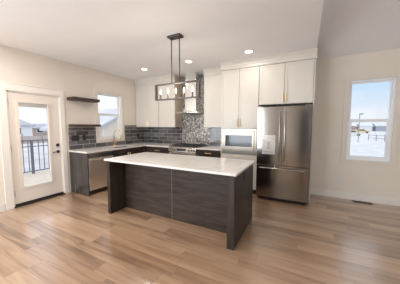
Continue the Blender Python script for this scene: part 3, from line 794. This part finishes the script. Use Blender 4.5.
# ------------------------------------------------------------------ island
t = thing('kitchen_island', 'dark wood kitchen island with panel legs in the middle of the floor', 'island', (2.72, -2.18, 0))
ix0, ix1, iy0, iy1 = 1.655, 3.805, -2.635, -1.715
mesh('worktop', [bx(1.628, 3.833, -2.662, -1.697, 0.882, 0.912)], M['quartz'], t, bevel=0.003)
mesh('end_panel', [bx(ix0, ix0 + 0.065, iy0, iy1, 0, 0.8815)], dkv, t, bevel=0.001)
mesh('end_panel', [bx(ix1 - 0.085, ix1, iy0, iy1, 0, 0.8815)], dkv, t, bevel=0.001)
mesh('body', [bx(ix0 + 0.066, ix1 - 0.086, -2.30, iy1 + 0.03, 0.10, 0.8815), bx(ix0 + 0.066, ix1 - 0.086, -2.30, iy1 + 0.10, 0, 0.10)], dk, t)
sx = 2.716
mesh('back_panel', [bx(ix0 + 0.066, sx - 0.003, -2.322, -2.301, 0, 0.8815)], dk, t, bevel=0.0015)
mesh('back_panel', [bx(sx + 0.003, ix1 - 0.086, -2.322, -2.301, 0, 0.8815)], dk, t, bevel=0.0015)
mesh('seam_strip', [bx(sx - 0.0029, sx + 0.0029, -2.3215, -2.301, 0, 0.8815)], M['seam'], t)
for k in range(4):
    a = ix0 + 0.07 + k * 0.498
    d = mesh('door', [bx(a, a + 0.492, iy1 + 0.0305, iy1 + 0.049, 0.11, 0.875)], dk, t, bevel=0.002)
    mesh('pull_handle', [tube([(a + 0.16, iy1 + 0.085, 0.80), (a + 0.33, iy1 + 0.085, 0.80)], 0.0065, 8), tube([(a + 0.19, iy1 + 0.048, 0.80), (a + 0.19, iy1 + 0.085, 0.80)], 0.005, 8),
                         tube([(a + 0.30, iy1 + 0.048, 0.80), (a + 0.30, iy1 + 0.085, 0.80)], 0.005, 8)], M['brass'], d)
outlet('outlet', 'black outlet high on the right end panel of the island', (ix1, -2.215, 0.80), '+x', M['black'], 0.075, 0.118)

# ------------------------------------------------------------------ chandelier
cyp = -2.2
t = thing('chandelier', 'rectangular bronze chandelier with five candle bulbs above the island', 'chandelier', (2.725, cyp, H))
mesh('canopy', [bx(2.61, 2.835, cyp - 0.06, cyp + 0.06, H - 0.026, H - 0.0005)], M['bronze'], t, bevel=0.004)
px0, px1, pz0, pz1 = 2.335, 3.132, 1.845, 2.095
for xx in (2.652, 2.795):
    mesh('rod', [tube([(xx, cyp, pz1 - 0.005), (xx, cyp, H - 0.02)], 0.008, 8), disc((xx, cyp, H - 0.033), 0.016, 'z', 0.015, 12)], M['bronze'], t)
hw, th = 0.026, 0.018
mesh('frame', [bx(px0, px1, cyp - hw, cyp + hw, pz1 - th, pz1), bx(px0, px1, cyp - hw, cyp + hw, pz0, pz0 + th),
               bx(px0, px0 + th, cyp - hw, cyp + hw, pz0 + th, pz1 - th), bx(px1 - th, px1, cyp - hw, cyp + hw, pz0 + th, pz1 - th)], M['bronze'], t, bevel=0.002)
for xx in (2.435, 2.58, 2.725, 2.87, 3.015):
    cs = mesh('candle_sleeve', [disc((xx, cyp, pz0 + th + 0.0045), 0.022, 'z', 0.008, 14), tube([(xx, cyp, pz0 + th + 0.0045), (xx, cyp, pz0 + th + 0.075)], 0.0115, 10)], M['bronze'], t)
    b0 = pz0 + th + 0.076
    mesh('bulb', [tube([(xx, cyp, b0 + q) for q in (0, 0.012, 0.03, 0.05, 0.068, 0.08)], 0.01, 10, [0.007, 0.010, 0.0125, 0.010, 0.005, 0.001])], M['bulb'], cs, smooth=True)
ld = bpy.data.lights.new('chandelier_glow', 'POINT'); ld.energy = 9; ld.color = (1.0, 0.89, 0.76); ld.shadow_soft_size = 0.06
lo = bpy.data.objects.new('chandelier_glow', ld); lo.parent = t; lo.location = (0, 0, 1.97 - H); COL.objects.link(lo)

# ------------------------------------------------------------------ recessed downlights
def can(x, y, label, power=3.6):
    t = thing('recessed_light', label, 'ceiling light', (x, y, H), 'recessed kitchen lights')
    n = 32
    def ringmesh(bm):
        ri, ro = 0.062, 0.088
        A = [bm.verts.new((x + ro * math.cos(2 * PI * k / n), y + ro * math.sin(2 * PI * k / n), H - 0.001)) for k in range(n)]
        Bv = [bm.verts.new((x + (ro - 0.004) * math.cos(2 * PI * k / n), y + (ro - 0.004) * math.sin(2 * PI * k / n), H - 0.007)) for k in range(n)]
        Cv = [bm.verts.new((x + ri * math.cos(2 * PI * k / n), y + ri * math.sin(2 * PI * k / n), H - 0.006)) for k in range(n)]
        for P, Q in ((A, Bv), (Bv, Cv)):
            for k in range(n): bm.faces.new((P[k], P[(k + 1) % n], Q[(k + 1) % n], Q[k]))
    mesh('trim_ring', [ringmesh], M['white_pl'], t)
    mesh('diffuser', [disc((x, y, H - 0.0035), 0.064, 'z', 0.003)], M['canlight'], t)
    d = bpy.data.lights.new('downlight', 'AREA'); d.shape = 'DISK'; d.size = 0.12; d.energy = power; d.color = (1.0, 0.94, 0.865); d.spread = PI
    o = bpy.data.objects.new('downlight', d); o.parent = t; o.location = (0, 0, -0.012); COL.objects.link(o)
can(1.076, -1.09, 'recessed ceiling light in front of the corner cabinet, farthest left')
can(2.29, -1.08, 'recessed ceiling light in front of the range hood beside the chandelier rods')
can(3.537, -1.07, 'recessed ceiling light above the refrigerator and oven tower, farthest right')
can(1.076, -3.9, 'added unseen recessed ceiling light near the patio door on the camera side', 25)  # this row is added out of view to lift the left wall and room
can(2.29, -3.9, 'added unseen recessed ceiling light on the camera side behind the chandelier', 12)
can(3.537, -3.9, 'added unseen recessed ceiling light overhead nearest the camera', 7)

# ------------------------------------------------------------------ floor register
t = thing('floor_register', 'dark metal floor vent along the baseboard under the right window', 'vent', (5.49, -0.10, 0))
mesh('vent_frame', [bx(5.34, 5.64, -0.155, -0.045, 0.0, 0.004)], M['black'], t)
mesh('vent_slats', [bx(5.355 + k * 0.02, 5.365 + k * 0.02, -0.145, -0.055, 0.004, 0.007) for k in range(14)], M['bronze'], t)

# ------------------------------------------------------------------ outside
GZ = -1.2
struct('ground', [bx(-2500, 2500, -500, 3000, GZ - 0.5, GZ)], M['snow'])
tag(mesh('deck', [bx(-3.25, -0.16, -5.2, -0.2 + 0.0, -0.18, -0.05)] + [bx(-3.2, -3.05, yy, yy + 0.15, GZ, -0.18) for yy in (-5.1, -2.6, -0.4)], M['deck']),
    'pale tan deck platform outside the patio door', 'deck')
t = thing('deck_railing', 'dark metal baluster railing around the deck outside the patio door', 'railing', (-3.02, -2.2, -0.05))
mesh('top_rail', [bx(-3.05, -2.99, -5.2, -0.22, 0.965, 1.005)], M['rail'], t)
mesh('middle_rail', [bx(-3.035, -3.005, -5.2, -0.22, 0.79, 0.815)], M['rail'], t)
mesh('bottom_rail', [bx(-3.035, -3.005, -5.2, -0.22, 0.01, 0.04)], M['rail'], t)
for yy in (-5.15, -3.45, -1.72, -0.25):
    mesh('post', [bx(-3.05, -2.99, yy - 0.03, yy + 0.03, -0.05, 0.965)], M['rail'], t)
k = 0; yy = -5.05
while yy < -0.3:
    if min(abs(yy - q) for q in (-5.15, -3.45, -1.72, -0.25)) > 0.06:
        mesh('baluster', [bx(-3.029, -3.011, yy - 0.009, yy + 0.009, 0.04, 0.965)], M['rail'], t)
    yy += 0.135

def house(label, x0, x1, y0, y1, ez, rz, wallm, ridge='y', roofm=None, name='house', wins=()):
    t = thing(name, label, 'house', ((x0 + x1) / 2, (y0 + y1) / 2, GZ))
    e = 0.4
    xm, ym = (x0 + x1) / 2, (y0 + y1) / 2
    if ridge == 'y':
        mesh('walls', [prism([(x0, GZ), (x1, GZ), (x1, ez), (xm, rz - 0.1), (x0, ez)], 'y', y0, y1)], wallm, t)
        mesh('roof', [prism([(x0 - e, ez - 0.15), (xm, rz - 0.08), (x1 + e, ez - 0.15), (x1 + e, ez + 0.05), (xm, rz + 0.12), (x0 - e, ez + 0.05)], 'y', y0 - e, y1 + e)], roofm or M['shingle'], t)
    else:
        mesh('walls', [prism([(y0, GZ), (y1, GZ), (y1, ez), (ym, rz - 0.1), (y0, ez)], 'x', x0, x1)], wallm, t)
        mesh('roof', [prism([(y0 - e, ez - 0.15), (ym, rz - 0.08), (y1 + e, ez - 0.15), (y1 + e, ez + 0.05), (ym, rz + 0.12), (y0 - e, ez + 0.05)], 'x', x0 - e, x1 + e)], roofm or M['shingle'], t)
    for (face, a0, a1, b0, b1) in wins:
        if face == '+x': g = bx(x1 - 0.01, x1 + 0.03, a0, a1, b0, b1); g2 = bx(x1 + 0.03, x1 + 0.05, a0 + 0.08, a1 - 0.08, b0 + 0.08, b1 - 0.08)
        else: g = bx(a0, a1, y0 - 0.03, y0 + 0.01, b0, b1); g2 = bx(a0 + 0.08, a1 - 0.08, y0 - 0.05, y0 - 0.03, b0 + 0.08, b1 - 0.08)
        wf = mesh('window', [g], M['vinyl'], t); mesh('pane', [g2], M['darkglass'], wf)
    return t
# seen through the patio door
house('grey-roofed bungalow far beyond the deck railing', -52, -40, 5.5, 13.6, 1.5, 2.65, M['siding_w'], 'y', wins=[('+x', 7.5, 9, -0.1, 1.1), ('+x', 10.5, 12, -0.1, 1.1)])
house('low brown house far off at the right side of the patio door glass', -68, -58, 20.5, 32, 0.9, 1.9, M['siding_b'], 'y', wins=[('+x', 22, 23.5, -0.4, 0.6), ('+x', 26, 27.5, -0.4, 0.6)])
# seen through the kitchen window
nb = house('cream neighbouring house close outside the kitchen window', -14, -8, 3.9, 9.9, 1.18, 2.75, M['siding'], 'x', M['snow'], 'neighbour_house', wins=[('+x', 6.5, 7.3, 0.2, 1.05)])
mesh('corner_board', [bx(-8.0, -7.95, 3.9, 4.12, GZ, 1.2), bx(-8.0, -7.96, 4.42, 4.50, GZ, 1.2)], M['vinyl'], nb)
mesh('fascia', [prism([(3.5, 1.0), (6.9, 2.60), (10.3, 1.0), (10.3, 1.14), (6.9, 2.78), (3.5, 1.14)], 'x', -7.62, -7.58)], M['shingle'], nb)
# seen through the right window
specs = [(15, 21, 'brown'), (22.5, 27, 'red'), (28.3, 33.2, 'white'), (34.6, 40, 'grey'), (42, 49, 'cream')]
mats = {'red': plain('siding_red', (0.45, 0.28, 0.24), 0.7), 'white': M['siding_w'], 'brown': M['siding_b'], 'grey': plain('siding_grey', (0.42, 0.46, 0.52), 0.7), 'cream': M['siding']}
for x0, x1, kx in specs:
    house('distant %s house on the snowy horizon beyond the right window' % kx, x0, x1, 120, 128, 1.3, 2.6, mats[kx], 'x', M['snow'])
mesh_fence = thing('board_fence', 'pale brown board fence in the yards beyond the deck railing', 'fence', (-32, 9, GZ))
mesh('boards', [bx(-32.05, -32, 4.0, 14.0, GZ, -0.1)], M['fence_b'], mesh_fence)
for yy in (4.0, 6.5, 9.0, 11.5, 14.0):
    mesh('post', [bx(-32.0, -31.88, yy - 0.06, yy + 0.06, GZ, 0.3)], M['wood_out'], mesh_fence)
def fence(label, a, b, n, h=1.1):
    t = thing('rail_fence', label, 'fence', (a[0], a[1], GZ))
    A, Bp = Vector((a[0], a[1], GZ)), Vector((b[0], b[1], GZ))
    for z in (0.45, 0.95):
        mesh('rail', [tube([A + Vector((0, 0, z)), Bp + Vector((0, 0, z))], 0.05, 6)], M['wood_out'], t)
    for i in range(n):
        p = A.lerp(Bp, i / (n - 1))
        mesh('post', [tube([p, p + Vector((0, 0, h))], 0.07, 6)], M['wood_out'], t)
fence('grey rail fence crossing the snow outside the right window', (14.8, 42), (19.5, 34), 7)
t = thing('street_lamp', 'thin lamp post on the snow beyond the right window', 'lamp post', (12.0, 35, GZ))
mesh('pole', [tube([(12.0, 35, GZ), (12.0, 35, 3.3)], 0.07, 8)], M['wood_out'], t)
mesh('lamp_head', [bx(11.95, 12.45, 34.9, 35.1, 3.2, 3.4)], M['wood_out'], t)
def car(label, x, y, m, L=4.4, name='car'):
    t = thing(name, label, 'car', (x, y, GZ))
    prof = [(-L / 2, 0.35), (L / 2, 0.35), (L / 2, 0.85), (L * 0.30, 0.95), (L * 0.16, 1.42), (-L * 0.30, 1.45), (-L * 0.42, 0.98), (-L / 2, 0.92)]
    mesh('body', [prism([(x + u, GZ + v) for u, v in prof], 'y', y - 0.85, y + 0.85)], m, t, bevel=0.05)
    mesh('side_window', [prism([(x + L * 0.24, GZ + 0.98), (x + L * 0.13, GZ + 1.36), (x - L * 0.27, GZ + 1.38), (x - L * 0.35, GZ + 1.0)], 'y', y - 0.87, y - 0.84)], M['darkglass'], t)
    for wx in (-L * 0.31, L * 0.31):
        mesh('wheel', [tube([(x + wx, y - 0.88, GZ + 0.33), (x + wx, y - 0.62, GZ + 0.33)], 0.33, 16)], M['black'], t)
car('pale parked car on the snow left of the fence, outside the right window', 15.2, 60, M['carred'])
car('tan parked car farther off on the snow outside the right window', 22.0, 84, M['caryellow'])
